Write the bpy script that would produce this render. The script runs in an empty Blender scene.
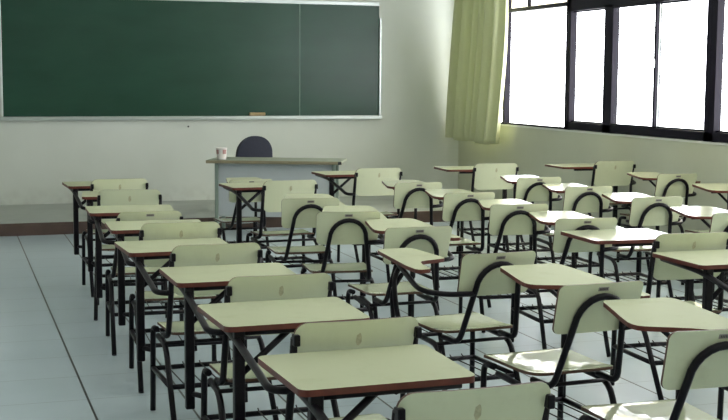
import bpy, bmesh, math, random
from mathutils import Vector, Matrix
random.seed(7)
S = bpy.context.scene
COL = S.collection
S.view_settings.view_transform = 'Standard'
S.view_settings.look = 'None'
S.view_settings.gamma = 1.0
S.view_settings.use_curve_mapping = False
S.view_settings.exposure = 0.9
V = Vector

# ------------------------------------------------------------------ materials
def srgb(r, g, b):
    f = lambda c: (c / 255 / 12.92) if c / 255 <= 0.04045 else ((c / 255 + 0.055) / 1.055) ** 2.4
    return (f(r), f(g), f(b), 1)

def new_mat(name):
    m = bpy.data.materials.new(name)
    m.use_nodes = True
    nt = m.node_tree
    return m, nt, nt.nodes['Principled BSDF']

def plain(name, col, rough=.5, metal=0., spec=.5, var=.0, vscale=6., bump=0., bscale=60.):
    """colour with a little procedural mottling"""
    m, nt, b = new_mat(name)
    b.inputs['Roughness'].default_value = rough
    b.inputs['Metallic'].default_value = metal
    b.inputs['Specular IOR Level'].default_value = spec
    b.inputs['Base Color'].default_value = col
    tc = nt.nodes.new('ShaderNodeTexCoord')
    if var > 0:
        n = nt.nodes.new('ShaderNodeTexNoise'); n.inputs['Scale'].default_value = vscale
        n.inputs['Detail'].default_value = 5
        nt.links.new(tc.outputs['Object'], n.inputs['Vector'])
        r = nt.nodes.new('ShaderNodeValToRGB')
        r.color_ramp.elements[0].position = .3; r.color_ramp.elements[1].position = .7
        k0, k1 = 1 - var, 1 + var * .5
        r.color_ramp.elements[0].color = (col[0] * k0, col[1] * k0, col[2] * k0, 1)
        r.color_ramp.elements[1].color = (col[0] * k1, col[1] * k1, col[2] * k1, 1)
        nt.links.new(n.outputs['Fac'], r.inputs['Fac'])
        nt.links.new(r.outputs['Color'], b.inputs['Base Color'])
    if bump > 0:
        n2 = nt.nodes.new('ShaderNodeTexNoise'); n2.inputs['Scale'].default_value = bscale
        nt.links.new(tc.outputs['Object'], n2.inputs['Vector'])
        bp = nt.nodes.new('ShaderNodeBump'); bp.inputs['Strength'].default_value = bump
        bp.inputs['Distance'].default_value = .01
        nt.links.new(n2.outputs['Fac'], bp.inputs['Height'])
        nt.links.new(bp.outputs['Normal'], b.inputs['Normal'])
    return m

def laminate(name, col, rough, spec=.5):
    """glossy cream laminate with faint rubbed smudges"""
    m, nt, b = new_mat(name)
    tc = nt.nodes.new('ShaderNodeTexCoord')
    oi = nt.nodes.new('ShaderNodeObjectInfo')
    add = nt.nodes.new('ShaderNodeVectorMath'); add.operation = 'ADD'
    sc = nt.nodes.new('ShaderNodeVectorMath'); sc.operation = 'SCALE'; sc.inputs['Scale'].default_value = 13.
    cx = nt.nodes.new('ShaderNodeCombineXYZ')
    for k in 'XYZ': nt.links.new(oi.outputs['Random'], cx.inputs[k])
    nt.links.new(cx.outputs[0], sc.inputs[0])
    nt.links.new(tc.outputs['Object'], add.inputs[0]); nt.links.new(sc.outputs[0], add.inputs[1])
    n = nt.nodes.new('ShaderNodeTexNoise'); n.inputs['Scale'].default_value = 7.; n.inputs['Detail'].default_value = 6; n.inputs['Roughness'].default_value = .65
    nt.links.new(add.outputs[0], n.inputs['Vector'])
    r = nt.nodes.new('ShaderNodeValToRGB')
    r.color_ramp.elements[0].position = .22; r.color_ramp.elements[1].position = .46
    r.color_ramp.elements[0].color = (col[0] * .90, col[1] * .89, col[2] * .86, 1)
    r.color_ramp.elements[1].color = col
    nt.links.new(n.outputs['Fac'], r.inputs['Fac'])
    nt.links.new(r.outputs['Color'], b.inputs['Base Color'])
    mr = nt.nodes.new('ShaderNodeMapRange')
    mr.inputs['From Min'].default_value = .3; mr.inputs['From Max'].default_value = .7
    mr.inputs['To Min'].default_value = rough * 1.12; mr.inputs['To Max'].default_value = rough
    nt.links.new(n.outputs['Fac'], mr.inputs['Value']); nt.links.new(mr.outputs[0], b.inputs['Roughness'])
    b.inputs['Specular IOR Level'].default_value = spec
    return m

M = {}
M['laminate'] = laminate('cream laminate', srgb(216, 220, 188), .14)
M['top'] = laminate('matt cream desk laminate', srgb(178, 182, 152), .5, .06)
M['tablet'] = laminate('glossy cream tablet laminate', srgb(184, 188, 160), .16, .4)
M['seat'] = laminate('cream seat laminate', srgb(174, 180, 152), .10, .45)
M['edge'] = plain('red brown edge banding', srgb(96, 40, 30), .45, var=.25, vscale=20)
M['ply_edge'] = plain('plywood edge', srgb(84, 56, 40), .5, var=.2, vscale=20)
M['metal'] = plain('black painted steel', srgb(17, 13, 20), .38, spec=.22, var=.2, vscale=30)
M['plate'] = plain('grey inventory plate', srgb(150, 146, 138), .4)
M['plate_ink'] = plain('dark plate print', srgb(70, 64, 64), .5)
M['cap'] = plain('black plastic', srgb(20, 19, 24), .5)
M['alu'] = plain('aluminium trim', srgb(188, 196, 192), .32, metal=.6, var=.06)
M['frame'] = plain('dark window frame paint', srgb(22, 18, 31), .5, spec=.15, var=.15, vscale=8)
M['sill'] = plain('white sill paint', srgb(214, 216, 208), .5)
M['riser'] = plain('worn brown skirting wood', srgb(84, 66, 58), .5, var=.3, vscale=5, bump=.1)
M['ceiling'] = plain('white ceiling paint', srgb(226, 228, 220), .9, var=.03, vscale=2)
M['desk_top'] = plain('grey green desk laminate', srgb(150, 156, 136), .35, var=.08, vscale=9)
M['desk_panel'] = plain('blue grey panel', srgb(182, 188, 190), .5, var=.05, vscale=6)
M['desk_leg'] = plain('grey painted steel', srgb(128, 142, 132), .4)
M['desk_edge'] = plain('tan edge band', srgb(134, 124, 98), .5, var=.1, vscale=12)
M['fabric'] = plain('dark slate upholstery', srgb(44, 46, 60), .85, var=.15, vscale=40, bump=.2, bscale=300)
M['cup'] = plain('white paper cup', srgb(225, 218, 212), .5)
M['cup_print'] = plain('dusty red print', srgb(172, 128, 122), .5)
M['joint'] = plain('pale panel joint strip', srgb(96, 124, 108), .5)
M['glue'] = plain('old brown glue', srgb(190, 186, 148), .5, var=.25, vscale=60)
M['felt'] = plain('eraser wood and felt', srgb(172, 150, 108), .7, var=.15, vscale=40)
M['felt_dark'] = plain('eraser felt', srgb(70, 66, 62), .9)
M['door'] = plain('grey door paint', srgb(150, 156, 150), .5)
M['lamp'] = plain('white fill lamp body', srgb(225, 228, 222), .4)
M['eave'] = plain('pale concrete', srgb(214, 204, 168), .9, var=.05, vscale=3)

def wall_mat(name='pale wall paint', c0=srgb(204, 209, 199), c1=srgb(214, 218, 209)):
    m, nt, b = new_mat(name)
    tc = nt.nodes.new('ShaderNodeTexCoord')
    n = nt.nodes.new('ShaderNodeTexNoise'); n.inputs['Scale'].default_value = 1.2; n.inputs['Detail'].default_value = 8
    nt.links.new(tc.outputs['Object'], n.inputs['Vector'])
    r = nt.nodes.new('ShaderNodeValToRGB')
    r.color_ramp.elements[0].position = .3; r.color_ramp.elements[0].color = c0
    r.color_ramp.elements[1].position = .7; r.color_ramp.elements[1].color = c1
    nt.links.new(n.outputs['Fac'], r.inputs['Fac'])
    # scuffs and grime of its own shape in the lowest 25 cm
    sx = nt.nodes.new('ShaderNodeSeparateXYZ'); nt.links.new(tc.outputs['Object'], sx.inputs[0])
    mr = nt.nodes.new('ShaderNodeMapRange'); mr.inputs['From Min'].default_value = .34; mr.inputs['From Max'].default_value = .1; mr.inputs['To Max'].default_value = .35
    nt.links.new(sx.outputs['Z'], mr.inputs['Value'])
    n2 = nt.nodes.new('ShaderNodeTexNoise'); n2.inputs['Scale'].default_value = 7; n2.inputs['Detail'].default_value = 8
    nt.links.new(tc.outputs['Object'], n2.inputs['Vector'])
    mu = nt.nodes.new('ShaderNodeMath'); mu.operation = 'MULTIPLY'
    r2 = nt.nodes.new('ShaderNodeValToRGB'); r2.color_ramp.elements[0].position = .42; r2.color_ramp.elements[1].position = .72
    nt.links.new(n2.outputs['Fac'], r2.inputs['Fac'])
    nt.links.new(r2.outputs['Color'], mu.inputs[0]); nt.links.new(mr.outputs[0], mu.inputs[1])
    mx = nt.nodes.new('ShaderNodeMixRGB'); mx.inputs['Color2'].default_value = srgb(112, 104, 92)
    nt.links.new(mu.outputs[0], mx.inputs['Fac']); nt.links.new(r.outputs['Color'], mx.inputs['Color1'])
    nt.links.new(mx.outputs[0], b.inputs['Base Color'])
    b.inputs['Roughness'].default_value = .6
    b.inputs['Specular IOR Level'].default_value = .35
    return m
M['wall'] = wall_mat()
M['wall_dim'] = wall_mat('dimmed side wall paint', srgb(190, 192, 170), srgb(200, 202, 181))  # wall paint again, the window side's duller, yellower light put into its colour
M['cement'] = plain('worn cement', srgb(174, 179, 171), .6, var=.12, vscale=3)

def tile_mat():
    m, nt, b = new_mat('grey floor tiles')
    tc = nt.nodes.new('ShaderNodeTexCoord')
    sx = nt.nodes.new('ShaderNodeSeparateXYZ'); nt.links.new(tc.outputs['Object'], sx.inputs[0])
    def math_(op, a, bb=None):
        n = nt.nodes.new('ShaderNodeMath'); n.operation = op
        for i, q in enumerate((a, bb)):
            if q is None: continue
            if isinstance(q, (int, float)): n.inputs[i].default_value = q
            else: nt.links.new(q, n.inputs[i])
        return n.outputs[0]
    def line(axis, off, period, width):
        u = math_('DIVIDE', math_('SUBTRACT', sx.outputs[axis], off), period)
        fr = math_('FRACT', math_('ADD', u, 100.5))
        d = math_('ABSOLUTE', math_('SUBTRACT', fr, .5))       # 0 on the joint
        return math_('LESS_THAN', d, width / period / 2)
    gx = line('X', .618, .465, .011)
    gy = line('Y', 6.66, .50, .004)
    gyf = math_('MULTIPLY', gy, .65)
    g = math_('MAXIMUM', gx, gyf)
    n = nt.nodes.new('ShaderNodeTexNoise'); n.inputs['Scale'].default_value = 1.7; n.inputs['Detail'].default_value = 7
    nt.links.new(tc.outputs['Object'], n.inputs['Vector'])
    r = nt.nodes.new('ShaderNodeValToRGB')
    r.color_ramp.elements[0].position = .3; r.color_ramp.elements[0].color = srgb(168, 182, 188)
    r.color_ramp.elements[1].position = .7; r.color_ramp.elements[1].color = srgb(184, 196, 202)
    nt.links.new(n.outputs['Fac'], r.inputs['Fac'])
    mx = nt.nodes.new('ShaderNodeMixRGB'); mx.inputs['Color2'].default_value = srgb(44, 44, 42)
    nt.links.new(g, mx.inputs['Fac']); nt.links.new(r.outputs['Color'], mx.inputs['Color1'])
    nt.links.new(mx.outputs[0], b.inputs['Base Color'])
    mr = nt.nodes.new('ShaderNodeMapRange')
    mr.inputs['To Min'].default_value = .22; mr.inputs['To Max'].default_value = .4
    nt.links.new(n.outputs['Fac'], mr.inputs['Value']); nt.links.new(mr.outputs[0], b.inputs['Roughness'])
    b.inputs['Specular IOR Level'].default_value = .4
    return m
M['tiles'] = tile_mat()

def board_mat():
    m, nt, b = new_mat('green chalkboard')
    tc = nt.nodes.new('ShaderNodeTexCoord')
    mp = nt.nodes.new('ShaderNodeMapping'); mp.inputs['Scale'].default_value = (.8, 1, 2.2)
    nt.links.new(tc.outputs['Object'], mp.inputs['Vector'])
    n = nt.nodes.new('ShaderNodeTexNoise'); n.inputs['Scale'].default_value = 1.5; n.inputs['Detail'].default_value = 6
    nt.links.new(mp.outputs[0], n.inputs['Vector'])
    r = nt.nodes.new('ShaderNodeValToRGB')
    r.color_ramp.elements[0].position = .25; r.color_ramp.elements[0].color = srgb(30, 66, 50)
    r.color_ramp.elements[1].position = .75; r.color_ramp.elements[1].color = srgb(37, 75, 58)
    nt.links.new(n.outputs['Fac'], r.inputs['Fac']); nt.links.new(r.outputs['Color'], b.inputs['Base Color'])
    b.inputs['Roughness'].default_value = .27; b.inputs['Specular IOR Level'].default_value = .3
    return m
M['board'] = board_mat()

def curtain_mat():
    m, nt, b = new_mat('olive green curtain cloth')
    tc = nt.nodes.new('ShaderNodeTexCoord')
    n = nt.nodes.new('ShaderNodeTexNoise'); n.inputs['Scale'].default_value = 90
    nt.links.new(tc.outputs['Object'], n.inputs['Vector'])
    mx = nt.nodes.new('ShaderNodeMixRGB'); mx.inputs['Color1'].default_value = srgb(200, 205, 162); mx.inputs['Color2'].default_value = srgb(208, 212, 172)
    nt.links.new(n.outputs['Fac'], mx.inputs['Fac'])
    nt.links.new(mx.outputs[0], b.inputs['Base Color']); b.inputs['Roughness'].default_value = .9
    tr = nt.nodes.new('ShaderNodeBsdfTranslucent'); nt.links.new(mx.outputs[0], tr.inputs['Color'])
    ms = nt.nodes.new('ShaderNodeMixShader'); ms.inputs[0].default_value = .14
    nt.links.new(b.outputs[0], ms.inputs[1]); nt.links.new(tr.outputs[0], ms.inputs[2])
    nt.links.new(ms.outputs[0], nt.nodes['Material Output'].inputs['Surface'])
    return m
M['curtain'] = curtain_mat()

def glass_mat():
    m, nt, b = new_mat('window glass')
    nt.nodes.remove(b)
    t = nt.nodes.new('ShaderNodeBsdfTransparent'); g = nt.nodes.new('ShaderNodeBsdfGlossy'); g.inputs['Roughness'].default_value = .02
    ms = nt.nodes.new('ShaderNodeMixShader')
    ms.inputs[0].default_value = .06
    nt.links.new(t.outputs[0], ms.inputs[1]); nt.links.new(g.outputs[0], ms.inputs[2])
    nt.links.new(ms.outputs[0], nt.nodes['Material Output'].inputs['Surface'])
    return m
M['glass'] = glass_mat()

# ------------------------------------------------------------------ mesh helpers
def mesh_obj(name, bm, mats, parent=None, smooth=False):
    me = bpy.data.meshes.new(name)
    bmesh.ops.recalc_face_normals(bm, faces=bm.faces)
    bm.to_mesh(me); bm.free()
    for mm in (mats if isinstance(mats, (list, tuple)) else [mats]): me.materials.append(M[mm])
    if smooth:
        for p in me.polygons: p.use_smooth = True
    o = bpy.data.objects.new(name, me); COL.objects.link(o)
    if parent: o.parent = parent
    return o

def box(bm, lo, hi, mat=0, bev=0., mtx=None):
    lo, hi = V(lo), V(hi)
    r = bmesh.ops.create_cube(bm, size=1)
    vs = r['verts']
    bmesh.ops.scale(bm, vec=hi - lo, verts=vs); bmesh.ops.translate(bm, vec=(lo + hi) / 2, verts=vs)
    fs = {f for v in vs for f in v.link_faces}
    if bev > 0:
        es = {e for v in vs for e in v.link_edges}
        rb = bmesh.ops.bevel(bm, geom=list(es), offset=bev, segments=2, affect='EDGES', profile=.5)
        vs = list({v for f in rb['faces'] for v in f.verts} | {v for v in vs if v.is_valid})
        fs = {f for v in vs for f in v.link_faces}
    for f in fs: f.material_index = mat
    if mtx is not None: bmesh.ops.transform(bm, matrix=mtx, verts=vs)
    return vs

def round_path(pts, r, n=4):
    """polyline with its corners rounded"""
    pts = [V(p) for p in pts]
    out = [pts[0]]
    for i in range(1, len(pts) - 1):
        p, a, c = pts[i], pts[i - 1], pts[i + 1]
        la, lc = (a - p).length, (c - p).length
        rr = min(r, la * .48, lc * .48)
        A, Cc = p + (a - p).normalized() * rr, p + (c - p).normalized() * rr
        for k in range(n + 1):
            t = k / n
            out.append(A * (1 - t) ** 2 + p * 2 * t * (1 - t) + Cc * t * t)
    out.append(pts[-1])
    return out

def tube(bm, pts, r, sides=8, rx=None, mat=0):
    """closed-ended tube swept along pts; rx: second radius for flat oval tube"""
    pts = [V(p) for p in pts]
    rings = []
    t0 = (pts[1] - pts[0]).normalized()
    ref = V((0, 0, 1)) if abs(t0.z) < .9 else V((1, 0, 0))
    nrm = (ref - t0 * ref.dot(t0)).normalized()
    for i, p in enumerate(pts):
        if i == 0: t = t0
        elif i == len(pts) - 1: t = (pts[i] - pts[i - 1]).normalized()
        else: t = ((pts[i + 1] - p).normalized() + (p - pts[i - 1]).normalized()).normalized()
        nrm = (nrm - t * nrm.dot(t)).normalized(); bn = t.cross(nrm)
        rings.append([bm.verts.new(p + nrm * (r * math.cos(a)) + bn * ((rx or r) * math.sin(a)))
                      for a in (2 * math.pi * k / sides for k in range(sides))])
    for A, B in zip(rings, rings[1:]):
        for k in range(sides):
            f = bm.faces.new((A[k], A[(k + 1) % sides], B[(k + 1) % sides], B[k])); f.smooth = True; f.material_index = mat
    for R in (rings[0], rings[-1]):
        f = bm.faces.new(R); f.material_index = mat

def tube_obj(name, pts, r, parent, mat='metal', rnd=.03, sides=8, n=4):
    bm = bmesh.new(); tube(bm, round_path(pts, rnd, n) if len(pts) > 2 else pts, r, sides)
    return mesh_obj(name, bm, mat, parent)

def slab(rows, nx, f, th, edge_mat=1, inner=None):
    """rows: (v, x0, x1). f(x, v) -> (point, normal). A sheet of thickness th below the surface; material 0 faces, 1 edge."""
    bm = bmesh.new()
    top, bot = [], []
    for v, x0, x1 in rows:
        ta, ba = [], []
        for k in range(nx + 1):
            x = x0 + (x1 - x0) * k / nx
            p, n = f(x, v)
            ta.append(bm.verts.new(p)); ba.append(bm.verts.new(p - n * th))
        top.append(ta); bot.append(ba)
    def quad(a, b, c, d, m, s):
        try:
            fc = bm.faces.new((a, b, c, d)); fc.material_index = m; fc.smooth = s
        except ValueError: pass
    for i in range(len(rows) - 1):
        for k in range(nx):
            quad(top[i][k], top[i][k + 1], top[i + 1][k + 1], top[i + 1][k], 0, False)
            quad(bot[i][k], bot[i + 1][k], bot[i + 1][k + 1], bot[i][k + 1], 0 if inner is None else inner, False)
        for k in (0, nx):
            quad(top[i][k], top[i + 1][k], bot[i + 1][k], bot[i][k], edge_mat, False)
    for i in (0, len(rows) - 1):
        for k in range(nx):
            quad(top[i][k], top[i][k + 1], bot[i][k + 1], bot[i][k], edge_mat, False)
    return bm

def rounded_rows(v0, v1, half_of_v, r, n=6, mid=4):
    """rows of a rounded rectangle; half_of_v(v) gives (x0, x1) without rounding"""
    vs = []
    for k in range(n + 1):
        a = math.pi / 2 * k / n
        vs.append((v0 + r - r * math.cos(a), r - r * math.sin(a)))
    for k in range(1, mid): vs.append((v0 + r + (v1 - v0 - 2 * r) * k / mid, 0))
    for k in range(n, -1, -1):
        a = math.pi / 2 * k / n
        vs.append((v1 - r + r * math.cos(a), r - r * math.sin(a)))
    out = []
    for v, cut in vs:
        x0, x1 = half_of_v(v); out.append((v, x0 + cut, x1 - cut))
    return out

def tag(o, label=None, cat=None, group=None, kind=None):
    if label: o['label'] = label
    if cat: o['category'] = cat
    if group: o['group'] = group
    if kind: o['kind'] = kind
    return o

def empty(name, loc=(0, 0, 0), rz=0.):
    o = bpy.data.objects.new(name, None); COL.objects.link(o)
    o.location = loc; o.rotation_euler = (0, 0, rz); o.empty_display_size = .1
    return o

KIDS = {}
def copy_tree(o, parent=None):
    c = o.copy(); COL.objects.link(c)
    if parent: c.parent = parent
    for ch in KIDS[o.name] if o.name in KIDS else list(o.children): copy_tree(ch, c)
    return c

# ------------------------------------------------------------------ room
YF, XR, XL, YB, ZC = 14.8, 6.25, -2.6, -2.2, 3.15
YP, ZP = 12.87, .125                      # platform front edge and height
def structure(name, bm, mats, parent=None):
    o = mesh_obj(name, bm, mats, parent)
    if parent is None: o['kind'] = 'structure'
    return o
def sbox(name, lo, hi, mat, bev=0., parent=None):
    bm = bmesh.new(); box(bm, lo, hi, 0, bev); return structure(name, bm, mat, parent)

sbox('floor', (XL - .2, YB - .2, -.15), (XR + .2, YF + .2, 0), 'tiles')
sbox('ceiling', (XL - .2, YB - .2, ZC), (XR + .2, YF + .2, ZC + .15), 'ceiling')
sbox('wall_front', (XL - .2, YF, 0), (XR + .2, YF + .2, ZC), 'wall')
sbox('wall_left', (XL - .2, YB, 0), (XL, YF, ZC), 'wall')
sbox('wall_back', (XL - .2, YB - .2, 0), (XR + .2, YB, ZC), 'wall')
# window wall: pieces around one long opening
ZS, ZH = 1.075, 2.98
Y0, Y1 = 3.96, 14.55
bm = bmesh.new()
box(bm, (XR, YB, 0), (XR + .2, YF, ZS)); box(bm, (XR, YB, ZH), (XR + .2, YF, ZC))
box(bm, (XR, YB, ZS), (XR + .2, Y0, ZH)); box(bm, (XR, Y1, ZS), (XR + .2, YF, ZH))
structure('wall_right', bm, 'wall_dim')
# platform under the board with a brown riser
sbox('platform_floor', (XL, YP + .02, 0), (XR, YF, ZP), 'cement')
bm = bmesh.new()
box(bm, (XL, YP, 0), (XR, YP + .02, ZP - .022), 0)
box(bm, (XL, YP - .006, ZP - .022), (XR, YP + .02, ZP + .002), 0, .004)
structure('trim_1', bm, 'riser')
sbox('roof_eave', (XR + .2, YB - 1, 2.56), (XR + 2.1, YF + 1, 2.72), 'eave')
sbox('trim_2', (XR - .006, Y0, ZS - .02), (XR + .21, Y1, ZS), 'sill', .003)

# windows. Each unit: two sliding sashes low, transom panes above a header
def window_unit(n, ya, yb, open_unit=False):
    """ya < yb along the wall"""
    root = empty('window_%d' % n, (XR, (ya + yb) / 2, ZS)); root['kind'] = 'structure'
    yo = (ya + yb) / 2
    x0, x1 = .0, .075
    def bx(name, lo, hi, mat='frame', bev=.003, par=root):
        b = bmesh.new(); box(b, (lo[0], lo[1] - yo, lo[2] - ZS), (hi[0], hi[1] - yo, hi[2] - ZS), 0, bev)
        return mesh_obj(name, b, mat, par)
    zt = 2.36
    bm = bmesh.new()
    def fb(lo, hi): box(bm, (lo[0], lo[1] - yo, lo[2] - ZS), (hi[0], hi[1] - yo, hi[2] - ZS), 0, .003)
    if open_unit:
        zt = 2.385
        fb((x0, ya, ZS + .002), (x1, yb, ZS + .022))
        fb((x0, ya, zt), (x1, yb, zt + .045))
        fb((x0, yb - .05, ZS), (x1, yb, ZH)); fb((x0, 13.42, ZS), (x1, 13.48, ZH))
        fb((x0, ya, ZS), (x1, ya + .03, ZH))
        fb((x0 + .02, 12.86, zt + .04), (x1 - .02, 12.90, ZH)); fb((x0, ya, ZH - .04), (x1, yb, ZH))
    else:
        fb((x0, ya, ZS + .006), (x1, yb, ZS + .085))
        fb((x0, ya, zt - .035), (x1, yb, zt + .10)); fb((x0, ya, ZH - .05), (x1, yb, ZH))
        fb((x0, 10.925 + ya - 9.24, ZS), (x1, 11.095 + ya - 9.24, zt))
        fb((x0, ya, ZS), (x1, ya + .075, ZH)); fb((x0, yb - .075, ZS), (x1, yb, ZH))
    mesh_obj('frame', bm, 'frame', root)
    def sash(a, b, x, stile=.035, bright=True):
        m = bmesh.new()
        z0, z1 = ZS + .06, zt - .01
        if open_unit: z0 = ZS + .02
        for lo, hi in (((x, a, z0), (x + .03, a + stile, z1)), ((x, b - stile, z0), (x + .03, b, z1)),
                       ((x, a, z0), (x + .03, b, z0 + .04)), ((x, a, z1 - .04), (x + .03, b, z1))):
            box(m, (lo[0], lo[1] - yo, lo[2] - ZS), (hi[0], hi[1] - yo, hi[2] - ZS), 0, .002)
        so = mesh_obj('sash', m, 'frame', root)
        g = bmesh.new(); box(g, (x + .012, a + stile - yo, z0 + .04 - ZS), (x + .018, b - stile - yo, z1 - .04 - ZS))
        mesh_obj('glass_pane', g, 'glass', so)
        if bright:      # bare aluminium track strip along the far stile
            t = bmesh.new(); box(t, (x - .002, b - stile - .010 - yo, z0 + .03 - ZS), (x + .008, b - stile + .002 - yo, z1 - .03 - ZS))
            mesh_obj('track_strip', t, 'alu', so)
        h = bmesh.new(); box(h, (x - .018, a + .008 - yo, 1.72 - ZS), (x + .002, a + .022 - yo, 1.80 - ZS), 0, .004)
        mesh_obj('latch', h, 'alu', so)
    if open_unit:
        g = bmesh.new(); box(g, (.035, ya + .03 - yo, zt + .045 - ZS), (.041, 12.86 - yo, ZH - .04 - ZS)); mesh_obj('glass_pane', g, 'glass', root)
        g = bmesh.new(); box(g, (.035, 12.90 - yo, zt + .045 - ZS), (.041, 13.42 - yo, ZH - .04 - ZS)); mesh_obj('glass_pane', g, 'glass', root)
        g = bmesh.new(); box(g, (.035, 13.48 - yo, ZS + .022 - ZS), (.041, yb - .05 - yo, zt - ZS)); mesh_obj('glass_pane', g, 'glass', root)
        g = bmesh.new(); box(g, (.045, ya + .03 - yo, .022), (.051, 13.42 - yo, zt - ZS)); mesh_obj('glass_pane', g, 'glass', root)
    else:
        w = (yb - ya) / 3.35
        edges = [(ya + .05, ya + .05 + w + .02, .035), (ya + .05 + w - .02, ya + .05 + 2 * w + .03, .004)]
        sash(11.10 - .06 - 0 + (ya - 9.24), 11.80 + (ya - 9.24) + .06, .035)
        sash(10.13 + (ya - 9.24), 11.00 + (ya - 9.24), .004)
        sash(9.26 + (ya - 9.24), 10.17 + (ya - 9.24), .035)
        g = bmesh.new(); box(g, (.035, ya + .07 - yo, zt + .10 - ZS), (.041, yb - .07 - yo, ZH - .05 - ZS)); mesh_obj('glass_pane', g, 'glass', root)
    return root
window_unit(1, 11.88, 14.55, True)
PER = 2.64
for k in range(5):
    b = 11.88 - PER * k
    if b - PER > 3.9: window_unit(2 + k, b - PER, b)

# door in the left wall, out of the photograph's frame
d = empty('door_1', (XL, 1.0, 0)); d['kind'] = 'structure'
bm = bmesh.new(); box(bm, (.0, -.45, .01), (.04, .45, 2.1), 0, .004); mesh_obj('door_leaf', bm, 'door', d)

# ------------------------------------------------------------------ chalkboard
BX0, BX1, BZ0, BZ1 = .585, 5.14, 1.145, 2.51
bd = empty('chalkboard', ((BX0 + BX1) / 2, YF, BZ0))
tag(bd, 'long green chalkboard in a thin aluminium frame on the front wall', 'chalkboard')
ox = (BX0 + BX1) / 2
def bpart(name, lo, hi, mat, bev=0.):
    b = bmesh.new(); box(b, (lo[0] - ox, lo[1], lo[2] - BZ0), (hi[0] - ox, hi[1], hi[2] - BZ0), 0, bev)
    return mesh_obj(name, b, mat, bd)
for a, b_ in ((BX0, 4.105), (4.113, BX1)):
    bpart('writing_panel', (a, -.022, BZ0), (b_, -.002, BZ1), 'board')
tag(bpart('panel_joint', (4.102, -.024, BZ0), (4.116, -.004, BZ1), 'joint'))
bpart('top_rail', (BX0 - .03, -.034, BZ1), (BX1, -.002, BZ1 + .045), 'alu', .004)
bpart('side_rail', (BX0 - .03, -.03, BZ0), (BX0, -.002, BZ1), 'alu', .004)
bpart('side_rail', (BX1, -.05, BZ0 - .02), (BX1 + .03, -.002, BZ1 - .15), 'alu', .004)
bpart('chalk_ledge', (BX0 - .04, -.075, BZ0 - .045), (BX1 + .03, -.002, BZ0 - .02), 'alu', .004)
bpart('ledge_lip', (BX0 - .04, -.08, BZ0 - .03), (BX1 + .03, -.07, BZ0), 'alu', .003)

er = empty('board_eraser', (3.565, YF - .048, BZ0 - .0185))
tag(er, 'small tan wooden board eraser on the chalk ledge above the office chair', 'eraser')
bm = bmesh.new(); box(bm, (-.1, -.018, .02), (.1, .018, .06), 0, .008); mesh_obj('wooden_back', bm, 'felt', er)
bm = bmesh.new(); box(bm, (-.098, -.017, .0), (.098, .017, .02), 0, .003); mesh_obj('felt_pad', bm, 'felt_dark', er)

bm = bmesh.new()
bmesh.ops.create_cone(bm, cap_ends=True, segments=10, radius1=.004, radius2=.004, depth=.03, matrix=Matrix.Rotation(math.pi / 2, 4, 'X'))
bmesh.ops.create_cone(bm, cap_ends=True, segments=12, radius1=.011, radius2=.008, depth=.005, matrix=Matrix.Translation((0, -.016, 0)) @ Matrix.Rotation(math.pi / 2, 4, 'X'))
nail = mesh_obj('wall_nail', bm, 'cap'); nail.location = (2.72, YF - .012, 1.02)
tag(nail, 'small dark nail in the front wall just under the chalkboard ledge', 'nail')

# ------------------------------------------------------------------ curtain
def curtain():
    cu = empty('curtain', (XR - .15, 14.2, .9))
    tag(cu, 'pleated olive green curtain gathered at the front corner beside the windows', 'curtain')
    bm = bmesh.new()
    NZ, NY = 40, 110
    def edges(z):
        t = (z - .85) / 2.1
        near = 13.24 - .20 * math.sin(min(1, max(0, t)) * math.pi * .8) - .10 * max(0, t - .35)
        far = 14.66 - .30 * max(0, min(1, t)) ** 1.5
        return near, far
    grid = []
    for i in range(NZ + 1):
        z = .86 + (ZC - .28 - .86) * i / NZ
        a, b = edges(z)
        row = []
        for j in range(NY + 1):
            u = j / NY
            y = b + (a - b) * u
            amp = .062 + .02 * math.sin(u * 9)
            ph = u * 2 * math.pi * 6.5 + .35 * math.sin(z * 1.3) + .8 * math.sin(u * 11)
            x = XR - .20 + amp * math.sin(ph) + .02 * math.sin(ph * 2.3 + 1) * (1 - i / NZ * .4)
            if u > .93: x -= (u - .93) * .6 * (.4 + .6 * i / NZ)
            zz = z + (.012 * math.sin(u * 14) - .02 * u if i == 0 else 0)
            row.append(bm.verts.new((x - (XR - .15), y - 14.2, zz - .9)))
        grid.append(row)
    for i in range(NZ):
        for j in range(NY):
            f = bm.faces.new((grid[i][j], grid[i][j + 1], grid[i + 1][j + 1], grid[i + 1][j])); f.smooth = True
    o = mesh_obj('curtain_cloth', bm, 'curtain', cu, True)
    sm = o.modifiers.new('thickness', 'SOLIDIFY'); sm.thickness = .004
    tube_obj('curtain_rod', [(-.05, -1.35, ZC - .26 - .9), (-.05, .55, ZC - .26 - .9)], .014, cu, 'alu')
    return cu
curtain()

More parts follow.
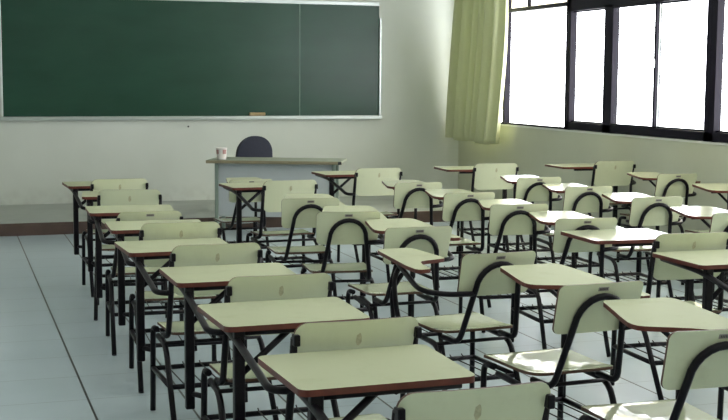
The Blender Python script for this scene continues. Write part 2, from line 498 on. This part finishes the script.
# ------------------------------------------------------------------ teacher's desk, chair, cup
def teacher_desk():
    W_, D_, H_ = 1.37, .52, .78
    rz = math.atan2(11.74 - 12.30, 3.73 - 2.44)
    d = empty('teacher_desk', (2.44, 12.29, 0), rz)           # front left corner of the top
    tag(d, 'grey teacher desk with a closed front panel below the chalkboard', 'desk')
    bm = bmesh.new(); box(bm, (0, 0, H_ - .03), (W_, D_, H_), 0, .006)
    o = mesh_obj('desk_top', bm, ['desk_top'], d)
    bm = bmesh.new(); box(bm, (-.004, -.004, H_ - .034), (W_ + .004, .002, H_ - .004), 0, .003); mesh_obj('edge_band', bm, 'desk_edge', o)
    for x in (0.0, W_ - .035):
        for z in (H_ - .034,):
            b = bmesh.new(); box(b, (x, -.008, z), (x + .035, .03, z + .03), 0, .005)
            if x > 0: mesh_obj('corner_cap', b, 'cap', d)
            else: b.free()
    bm = bmesh.new(); box(bm, (.10, .10, .20), (W_ - .10, .118, H_ - .035), 0, .002); mesh_obj('front_panel', bm, 'desk_panel', d)
    for x in (.07, W_ - .105):
        for y in (.09, D_ - .09):
            b = bmesh.new(); box(b, (x, y - .02, 0), (x + .035, y + .02, H_ - .03), 0, .006); mesh_obj('leg', b, 'desk_leg', d)
        b = bmesh.new(); box(b, (x + .004, .11, .12), (x + .03, D_ - .11, .15), 0, .004); mesh_obj('foot_rail', b, 'desk_leg', d)
    return d, rz
desk, desk_rz = teacher_desk()

def on_desk(u, v): 
    c, s = math.cos(desk_rz), math.sin(desk_rz)
    return (2.44 + c * u - s * v, 12.29 + s * u + c * v, .78)

def paper_cup():
    c = empty('paper_cup', on_desk(.14, .09))
    c.scale = (1.3, 1.3, 1.3)
    tag(c, 'small white paper cup with red print on the teacher desk', 'cup')
    bm = bmesh.new()
    prof = [(.0, .004), (.032, .004), (.035, .0), (.036, .006), (.042, .085), (.0445, .088), (.0435, .092), (.040, .09), (.034, .012), (0, .012)]
    n = 24; rings = []
    for r, z in prof:
        rings.append([bm.verts.new((r * math.cos(2 * math.pi * k / n), r * math.sin(2 * math.pi * k / n), z)) for k in range(n)] if r > 0 else [bm.verts.new((0, 0, z))])
    for A, B in zip(rings, rings[1:]):
        for k in range(n):
            k2 = (k + 1) % n
            vs = [A[k % len(A)], A[k2 % len(A)], B[k2 % len(B)], B[k % len(B)]]
            u = []
            for q in vs:
                if q not in u: u.append(q)
            if len(u) > 2: f = bm.faces.new(u); f.smooth = True
    mesh_obj('cup_wall', bm, 'cup', c)
    bm = bmesh.new()
    A, B = [], []
    for k in range(n):
        a = 2 * math.pi * k / n
        A.append(bm.verts.new((.0400 * math.cos(a), .0400 * math.sin(a), .045))); B.append(bm.verts.new((.0425 * math.cos(a), .0425 * math.sin(a), .078)))
    for k in range(n):
        if (k // 3) % 2 == 0: bm.faces.new((A[k], A[(k + 1) % n], B[(k + 1) % n], B[k]))
    mesh_obj('printed_band', bm, 'cup_print', c)
paper_cup()

def office_chair():
    c = empty('office_chair', (3.09, 13.32, ZP), math.radians(8))
    tag(c, 'dark padded office chair with a rounded back behind the teacher desk', 'chair')
    def pad(w, h, th, fn, name, r):
        rows = rounded_rows(-h / 2, h / 2, lambda v: (-w / 2, w / 2), r, 7, 5)
        bm = slab(rows, 14, fn, th, 0)
        o = mesh_obj(name, bm, 'fabric', c, True)
        bv = o.modifiers.new('soft', 'BEVEL'); bv.width = .012; bv.segments = 3; bv.limit_method = 'ANGLE'; bv.angle_limit = 1.0
        return o
    def back(x, v):
        y = -.20 + .35 * x * x - .12 * v
        return V((x, y - .03, .655 + v)), V((0, 1, 0))
    def back_narrow(v):
        k = (v + .2) / .4
        return (-.205 + .03 * max(0, k - .4), .205 - .03 * max(0, k - .4))
    rows = rounded_rows(-.2, .2, back_narrow, .175, 12, 3)
    bm = slab(rows, 16, back, .06, 0)
    o = mesh_obj('backrest', bm, 'fabric', c)
    bv = o.modifiers.new('soft', 'BEVEL'); bv.width = .012; bv.segments = 3; bv.limit_method = 'ANGLE'; bv.angle_limit = 1.0
    pad(.45, .43, .06, lambda x, v: (V((x, v, .47 + .03 * (x * x * 4))), V((0, 0, 1))), 'seat', .1)
    tube_obj('back_bracket', [(0, -.05, .40), (0, -.32, .41), (0, -.32, .6)], .018, c, 'cap', .06)
    tube_obj('gas_column', [(0, 0, .1), (0, 0, .42)], .025, c, 'cap')
    for k in range(5):
        a = 2 * math.pi * k / 5 + .3
        e = V((math.cos(a) * .27, math.sin(a) * .27, .07))
        l = tube_obj('base_leg', [(0, 0, .11), e], .016, c, 'cap')
        b = bmesh.new(); bmesh.ops.create_cone(b, cap_ends=True, segments=14, radius1=.03, radius2=.03, depth=.035,
            matrix=Matrix.Translation((e.x, e.y, .03)) @ Matrix.Rotation(a, 4, 'Z') @ Matrix.Rotation(math.pi / 2, 4, 'X'))
        mesh_obj('caster', b, 'cap', l)
office_chair()

# ------------------------------------------------------------------ student chairs
TW = .0135       # frame tube radius
def plate(parent, z, y, tilt):
    bm = bmesh.new()
    mt = Matrix.Translation((0, y, z)) @ Matrix.Rotation(tilt, 4, 'X')
    box(bm, (-.023, -.0015, -.008), (.023, .0015, .008), 0, .0, mt)
    o = mesh_obj('number_plate', bm, 'plate', parent); o['label'] = 'small grey inventory plate'
    bm = bmesh.new()
    for k in range(6):
        x = -.0165 + k * .0060
        box(bm, (x, -.0022, -.0045), (x + .0035, -.0012, .0045), 0, 0, mt)
    mesh_obj('plate_print', bm, 'plate_ink', o)

def seat_mesh(w, y0, y1, z, r=.05):
    def f(x, v):
        t = (v - y0) / (y1 - y0)
        zz = z - .018 * math.sin(math.pi * min(1, max(0, t * .95))) * (1 - (2 * x / w) ** 2) + .012 * max(0, .25 - t) / .25 - .010 * max(0, (t - .82) / .18) ** 2
        return V((x, v, zz)), V((0, 0, 1))
    rows = rounded_rows(y0, y1, lambda v: (-w / 2 + .015 * (1 - (v - y0) / (y1 - y0)), w / 2 - .015 * (1 - (v - y0) / (y1 - y0))), r, 6, 8)
    return slab(rows, 10, f, .012)

def back_mesh(w_top, w_bot, z_top, h, lean, r, curve):
    """y=0 at the top edge's middle; curves forward at the sides"""
    def f(x, v):
        k = (z_top - v) / h
        y = lean * k + curve * (x / (w_top / 2)) ** 2
        return V((x, y - .006, v)), V((0, -1, 0))
    def hw(v):
        k = (z_top - v) / h
        w = w_top + (w_bot - w_top) * k
        return (-w / 2, w / 2)
    return slab(rounded_rows(z_top - h, z_top, hw, r, 6, 4), 14, f, .011)

def lower_frame(t, sx, seat_w, post_side, y_rear, y_front, z_rail, foot_rear):
    """legs, rails, stretchers and wire basket shared by both kinds of chair"""
    for s in (-1, 1):
        x = s * sx
        tube_obj('leg', [(x, y_front - .09, z_rail), (x, y_front, z_rail - .004), (x * 1.02, y_front + .005, 0.006)], TW, t, rnd=.05)
        tube_obj('leg', [(x, y_front - .12, z_rail - .024), (x, y_rear + .04, z_rail - .032), (x * 1.04, foot_rear, 0.006)], TW, t, rnd=.07)
        for yy in (y_front + .005, foot_rear):
            pass
    zb = .215
    kr = foot_rear + (y_rear + .04 - foot_rear) * (zb / z_rail)
    tube_obj('stretcher', [(-sx, kr + .012, zb), (sx, kr + .012, zb)], .012, t)
    tube_obj('stretcher', [(-sx, y_front - .012, zb), (sx, y_front - .012, zb)], .012, t)
    tube_obj('stretcher', [(-sx, y_rear + .06, z_rail - .03), (sx, y_rear + .06, z_rail - .03)], .009, t)
    for s in (-1, 1):
        tube_obj('side_stretcher', [(s * sx * 1.01, kr, zb), (s * sx * 1.01, y_front, zb)], .012, t)
    bm = bmesh.new()
    for k in range(5):
        x = -sx + .06 + (2 * sx - .12) * k / 4
        tube(bm, round_path([(x, kr - .006, zb + .018), (x, kr + .004, zb + .010), (x, y_front - .01, zb + .010), (x, y_front + .004, zb + .018)], .015, 2), .0032, 5)
    mesh_obj('book_basket', bm, 'metal', t)

def make_wide(plated=False, m=1, top='top'):
    """chair with a full-width writing top carried by a post at its front corner"""
    t = empty('wide_desk_chair')
    zt, wd = (.818, .385) if plated else (.853, .420)
    bk = mesh_obj('backrest', back_mesh(wd, wd - .03, zt, .20 if plated else .24, .062, .045, .020), ['laminate', 'ply_edge'], t)
    if not plated:      # old glue mark on the rear of the panel
        b = bmesh.new(); rr = random.Random(3)
        ring = []
        for k in range(18):
            a = 2 * math.pi * k / 18; q = .85 + .2 * rr.random()
            z = zt - .062 + .022 * q * math.sin(a)
            ring.append((.010 * q * math.cos(a), z))
        lo = [b.verts.new((x, .062 * (zt - z) / .24 - .0068, z)) for x, z in ring]
        hi = [b.verts.new((x, .062 * (zt - z) / .24 - .0056, z)) for x, z in ring]
        b.faces.new(lo); b.faces.new(hi)
        for k in range(18): b.faces.new((lo[k], lo[(k + 1) % 18], hi[(k + 1) % 18], hi[k]))
        gm = mesh_obj('glue_mark', b, 'glue', bk); gm['label'] = 'faint brownish glue mark'
    if plated: plate(bk, zt - .022, .0015, math.atan2(.062, .20))
    mesh_obj('seat', seat_mesh(.42, .02, .41, .442), ['seat', 'ply_edge'], t)
    hx = wd / 2 - .008
    for s in (-1, 1):
        # upright behind the seat, hooking forward along the seat's edge
        tube_obj('back_post', [(s * hx, .036, zt - .05), (s * hx, .075, .62), (s * .212, .09, .425), (s * .212, .20, .412)], TW, t, rnd=.045)
        b = bmesh.new(); box(b, (-.010, -.012, -.020), (.010, .022, .016), 0, .004, Matrix.Translation((s * hx, .016, zt - .052)))
        mesh_obj('back_clamp', b, 'metal', t)
    lower_frame(t, .225, .42, -1, .05, .385, .42, -.16)
    def f(x, v): return V((x, v, .768)), V((0, 0, 1))
    def hw(v):
        k = (v - .43) / .445
        return (-.324 - .004 * k, .200 + .022 * k)
    mesh_obj('tabletop', slab(rounded_rows(.43, .875, hw, .03, 6, 3), 4, f, .019), [top, 'edge'], t)
    # post, arm, brace, rails below the top (m = -1: carried from the other side)
    e = 0 if m > 0 else .115          # the top reaches less far past the post on that side
    def mx(*p): return [(m * (q[0] + e * (1 if q[0] < -.2 else 0)), q[1], q[2]) for q in p]
    px = sorted((m * (-.291 + (e and .022)), m * (-.253 + (e and .022))))
    b = bmesh.new(); box(b, (px[0], .44, .235), (px[1], .475, .752), 0, .006); mesh_obj('desk_post', b, 'metal', t)
    tube_obj('post_bracket', [(m * -.268, .457, .30), (m * -.225, .39, .30)], .012, t)
    if m > 0:
        tube_obj('arm_tube', [(-.287, .83, .742), (-.283, .50, .728), (-.272, .20, .66), (-.268, .09, .632), (-hx, .072, .628)], .0135, t, rnd=.09, n=6)
    else:
        tube_obj('arm_tube', [(.19, .83, .742), (.20, .50, .728), (.262, .20, .66), (.262, .09, .632), (hx, .072, .628)], .0135, t, rnd=.09, n=6)
    tube_obj('brace', mx((-.26, .459, .60), (-.08, .48, .742)), .012, t)
    tube_obj('top_rail', [(-.26 if m > 0 else -.2, .459, .740), (.16 if m > 0 else .26, .459, .740)], .011, t)
    tube_obj('top_rail', [(-.26 if m > 0 else -.2, .82, .740), (.16, .82, .740)], .011, t)
    tube_obj('top_rail', [(-.04, .45, .740), (-.04, .83, .740)], .011, t)
    return t

def make_arch(mirror=1, top='top'):
    """chair with an arch of tube behind the back and a small one-arm tablet"""
    t = empty('tablet_arm_chair')
    bk = mesh_obj('backrest', back_mesh(.382, .362, .83, .20, .062, .028, .012), ['laminate', 'ply_edge'], t)
    plate(bk, .808, -.0045 + .006, math.atan2(.062, .20))
    mesh_obj('seat', seat_mesh(.395, .16, .63, .445), ['seat', 'ply_edge'], t)
    # arch
    pts = [(-.152, .26, .408), (-.148, .112, .408)]
    zc = .672
    for k in range(0, 13):
        a = math.pi - math.pi * k / 12
        x, z = .108 * math.cos(a), zc + .108 * math.sin(a)
        pts.append((x, -.021 + .062 * (.83 - z) / .20, z))
    pts += [(.148, .112, .408), (.152, .26, .408)]
    pts = pts[:1] + [pts[1]] + pts[2:]
    bm = bmesh.new()
    P = round_path(pts[:3], .05, 4)[:-1] + [V(p) for p in pts[2:-2]] + round_path(pts[-3:], .05, 4)[1:]
    tube(bm, P, .0135, 8)
    mesh_obj('back_arch', bm, 'metal', t)
    lower_frame(t, .190, .40, 1, .19, .60, .41, .085)
    m = mirror
    # tablet outline: wide in front, narrowing to an elbow rest that runs back along one side
    if m > 0:
        X0 = [(.06, .222), (.07, .207), (.10, .200), (.15, .195), (.20, .186), (.25, .170), (.30, .135), (.335, .08), (.36, .02), (.378, -.03), (.392, -.065), (.408, -.084), (.43, -.092), (.46, -.093), (.54, -.078), (.64, -.056), (.74, -.035), (.765, -.030), (.782, -.020), (.792, -.002)]
        X1 = [(.06, .252), (.07, .265), (.10, .274), (.45, .286), (.60, .284), (.74, .274), (.765, .268), (.782, .256), (.792, .236)]
    else:       # the narrow left-handed tablet, cut in sharply for the elbow
        X0 = [(.045, .340), (.052, .325), (.07, .318), (.18, .300), (.25, .278), (.27, .262), (.285, .235), (.295, .195), (.305, .150), (.318, .122), (.335, .112), (.40, .108), (.62, .108), (.68, .112), (.70, .120), (.712, .135)]
        X1 = [(.045, .372), (.052, .384), (.07, .392), (.18, .385), (.62, .312), (.68, .300), (.70, .290), (.712, .275)]
    def itp(T, v):
        for (a, p), (b, q) in zip(T, T[1:]):
            if a <= v <= b: return p + (q - p) * (v - a) / (b - a)
        return T[-1][1]
    rows = [(v, x0, itp(X1, v)) for v, x0 in X0]
    if m < 0: rows = [(v, -b, -a) for v, a, b in rows]
    slope, ZT = (.045, .757) if m > 0 else (.0, .768)
    def f(x, v): return V((x, v, ZT + max(0, v - .2) * slope)), V((0, 0, 1))
    mesh_obj('writing_tablet', slab(rows, 8, f, .017), [top, 'edge'], t)
    zt = lambda v: ZT + max(0, v - .2) * slope - .017
    # arm from the arch forward under the tablet
    if m > 0:
        tube_obj('arm_tube', [(.112, .035, .642), (.225, .06, .645), (.235, .16, .66), (.215, .46, zt(.46) - .012), (.12, .72, zt(.72) - .012)], .0125, t, rnd=.06, n=5)
        tube_obj('tablet_rail', [(-.03, .50, zt(.50) - .011), (.24, .50, zt(.50) - .011)], .010, t)
        tube_obj('tablet_post', [(.204, .605, .22), (.204, .605, zt(.6) - .006)], .0135, t)
        tube_obj('brace', [(.20, .60, .64), (.06, .57, zt(.57) - .010)], .010, t)
    else:
        tube_obj('arm_tube', [(-.112, .035, .645), (-.25, .05, .648), (-.345, .12, .66), (-.335, .34, .735), (-.24, .62, .742)], .0125, t, rnd=.08, n=5)
        tube_obj('tablet_rail', [(-.33, .45, .741), (-.12, .45, .741)], .010, t)
        tube_obj('tablet_post', [(-.30, .40, .742), (-.36, .36, .69), (-.365, .33, .56), (-.30, .40, .42), (-.19, .46, .40)], .0125, t, rnd=.08, n=6)
        tube_obj('brace', [(-.33, .34, .70), (-.322, .47, .60), (-.31, .47, .45)], .011, t, rnd=.05)
    return t

WIDE = make_wide(); LOWW = make_wide(True); ARCH = make_arch(1); LEFTY = make_arch(-1)
GLOSSY = make_arch(1, 'tablet'); WIDE_M = make_wide(False, -1, 'tablet')
ORD = ['first', 'second', 'third', 'fourth', 'fifth', 'sixth', 'seventh', 'eighth']
GA, GB = 'wide desk chairs', 'arch backed tablet chairs'
PLACE = [
 ('A', 1.187, 9.236, 1.5, 'wide-desk school chair first from the chalkboard in the row beside the open tiled aisle'),
 ('A', 1.131, 8.314, -7.0, 'wide-desk school chair second from the chalkboard in the row beside the open tiled aisle'),
 ('P', 1.105, 7.250, -2.6, 'wide-desk school chair third from the chalkboard beside the open tiled aisle, plate on its back'),
 ('A', 1.127, 6.345, -2.4, 'wide-desk school chair fourth from the chalkboard in the row beside the open tiled aisle'),
 ('A', 1.136, 5.462, 2.2, 'wide-desk school chair fifth from the chalkboard in the row beside the open tiled aisle'),
 ('A', 1.187, 4.521, 0.3, 'wide-desk school chair sixth from the chalkboard in the row beside the open tiled aisle'),
 ('A', 1.195, 3.595, 1.6, 'wide-desk school chair seventh from the chalkboard in the row beside the open tiled aisle'),
 ('A', 1.207, 2.702, 1.6, 'wide-desk school chair eighth from the chalkboard, last in the row beside the open tiled aisle'),
 ('A', 2.383, 8.800, 3.0, 'wide-desk school chair standing in front of the teacher desk panel'),
 ('A', 3.436, 9.835, 2.1, 'wide-desk school chair just past the window end of the teacher desk'),
 ('M', 4.652, 10.124, -4.5, 'wide-desk school chair standing below the hem of the green curtain'),
 ('M', 5.902, 10.190, -1.5, 'wide-desk school chair under the windows, first from the chalkboard in the window row'),
 ('M', 3.480, 5.222, -2.5, 'wide-desk school chair in the middle row, its whole red-edged desk top showing'),
 ('A', 3.532, 4.33, -1.0, 'wide-desk school chair cut off by the picture edge, only its desk top and posts showing'),
 ('B', 2.30, 9.72, 2.0, 'arch-backed tablet chair half hidden behind the wide desk before the teacher desk'),
 ('B', 2.206, 7.663, -5.0, 'arch-backed tablet chair second from the chalkboard in the row next to the wide-desk row'),
 ('B', 2.193, 6.817, -8.0, 'arch-backed tablet chair third from the chalkboard in the row next to the wide-desk row'),
 ('B', 2.324, 6.005, 1.2, 'arch-backed tablet chair fourth from the chalkboard in the row next to the wide-desk row'),
 ('L', 2.325, 5.000, 5.0, 'arch-backed chair with its writing tablet on the opposite side, the only left-handed one'),
 ('B', 2.353, 4.128, 3.9, 'arch-backed tablet chair behind the left-handed one, glare patches on its seat'),
 ('B', 2.280, 3.239, -2.4, 'arch-backed tablet chair cut off at the picture corner, last in its row'),
 ('G', 3.332, 8.632, 0.0, 'arch-backed tablet chair first from the chalkboard in the middle row'),
 ('G', 3.371, 7.758, 0.5, 'arch-backed tablet chair second from the chalkboard in the middle row'),
 ('G', 3.360, 6.955, -6.0, 'arch-backed tablet chair third from the chalkboard in the middle row'),
 ('G', 3.386, 6.14, -3.0, 'arch-backed tablet chair directly in front of the wide red-edged desk in the middle row'),
 ('G', 4.451, 8.865, -2.9, 'arch-backed tablet chair first from the chalkboard in the row second from the windows'),
 ('G', 4.426, 8.005, -2.2, 'arch-backed tablet chair second from the chalkboard in the row second from the windows'),
 ('G', 4.471, 7.149, -2.4, 'arch-backed tablet chair third from the chalkboard in the row second from the windows'),
 ('G', 4.428, 6.171, -1.9, 'arch-backed tablet chair fourth from the chalkboard in the row second from the windows'),
 ('G', 5.755, 8.913, 0.5, 'arch-backed tablet chair in the dim window row, tube arch fully in view'),
 ('G', 5.623, 7.696, 0.0, 'arch-backed tablet chair in the dim window row, only its tablet in view'),
]
SRC = dict(M=WIDE_M, G=GLOSSY, A=WIDE, P=LOWW, B=ARCH, L=LEFTY)
used = set()
for kind, x, y, rz, label in PLACE:
    src = SRC[kind]
    if kind in used: o = copy_tree(src)
    else: o = src; used.add(kind)
    o.location = (x, y, 0); o.rotation_euler = (0, 0, math.radians(rz))
    k = .95 if 'half hidden' in label else 1.
    o.scale = (k, k, k)
    tag(o, label, 'school chair', GA if kind in 'APM' else GB)

# ------------------------------------------------------------------ daylight and camera
w = bpy.data.worlds.new('overcast sky'); S.world = w; w.use_nodes = True
bg = w.node_tree.nodes['Background']
bg.inputs['Color'].default_value = (.96, .98, 1.03, 1); bg.inputs['Strength'].default_value = 6.2
FILL = 14.0

def add_fill_lamp(x, y, label):  # invented lamps out of view, added to lift the shaded chair backs
    f = empty('fill_lamp', (x, y, ZC))
    tag(f, label, 'added fill lamp', 'added fill lamps over the student rows')
    bm = bmesh.new(); box(bm, (-.10, -.65, -.05), (.10, .65, 0), 0, .006); mesh_obj('fill_housing', bm, 'lamp', f)
    for sx in (-.05, .05):
        bm = bmesh.new(); tube(bm, [(sx, -.60, -.075), (sx, .60, -.075)], .016, 10); mesh_obj('fill_tube', bm, 'fill_glow', f)
        for e in (-.615, .615):
            bm = bmesh.new(); box(bm, (sx - .012, e - .015, -.095), (sx + .012, e + .015, -.045), 0, .003); mesh_obj('fill_holder', bm, 'cap', f)
m_, nt_, b_ = new_mat('glowing fill tube')
b_.inputs['Emission Color'].default_value = (.98, 1.0, .98, 1); b_.inputs['Emission Strength'].default_value = FILL
M['fill_glow'] = m_
for x in (-.4, 2.2, 4.6):
    for y in (-.6, 2.0, 4.6, 7.2):
        add_fill_lamp(x, y, 'added unseen twin tube fill lamp on the ceiling above the student rows')
# daylight portals in the window openings (they guide sampling of the sky, they give no light of their own)
for n, (a, b) in enumerate(((3.96, 9.24), (9.24, 14.5))):
    l = bpy.data.lights.new('window_daylight', 'AREA'); l.shape = 'RECTANGLE'; l.size = ZH - ZS; l.size_y = b - a
    l.cycles.is_portal = True
    o = bpy.data.objects.new('window_daylight', l); COL.objects.link(o)
    o.location = (XR + .12, (a + b) / 2, (ZS + ZH) / 2); o.rotation_euler = (0, math.radians(90), 0)

cam = bpy.data.cameras.new('camera'); co = bpy.data.objects.new('camera', cam); COL.objects.link(co)
psi, th, ro = .323536, .105641, .006035
fwd = V((math.sin(psi) * math.cos(th), math.cos(psi) * math.cos(th), -math.sin(th)))
r0 = V((math.cos(psi), -math.sin(psi), 0)); u0 = r0.cross(fwd)
r = r0 * math.cos(ro) + u0 * math.sin(ro); u = -r0 * math.sin(ro) + u0 * math.cos(ro)
co.matrix_world = Matrix(((r.x, u.x, -fwd.x, 0), (r.y, u.y, -fwd.y, 0), (r.z, u.z, -fwd.z, 1.6), (0, 0, 0, 1)))
cam.sensor_width = 36; cam.lens = 1234.98 / 728 * 36
cam.clip_start = .05
S.camera = co
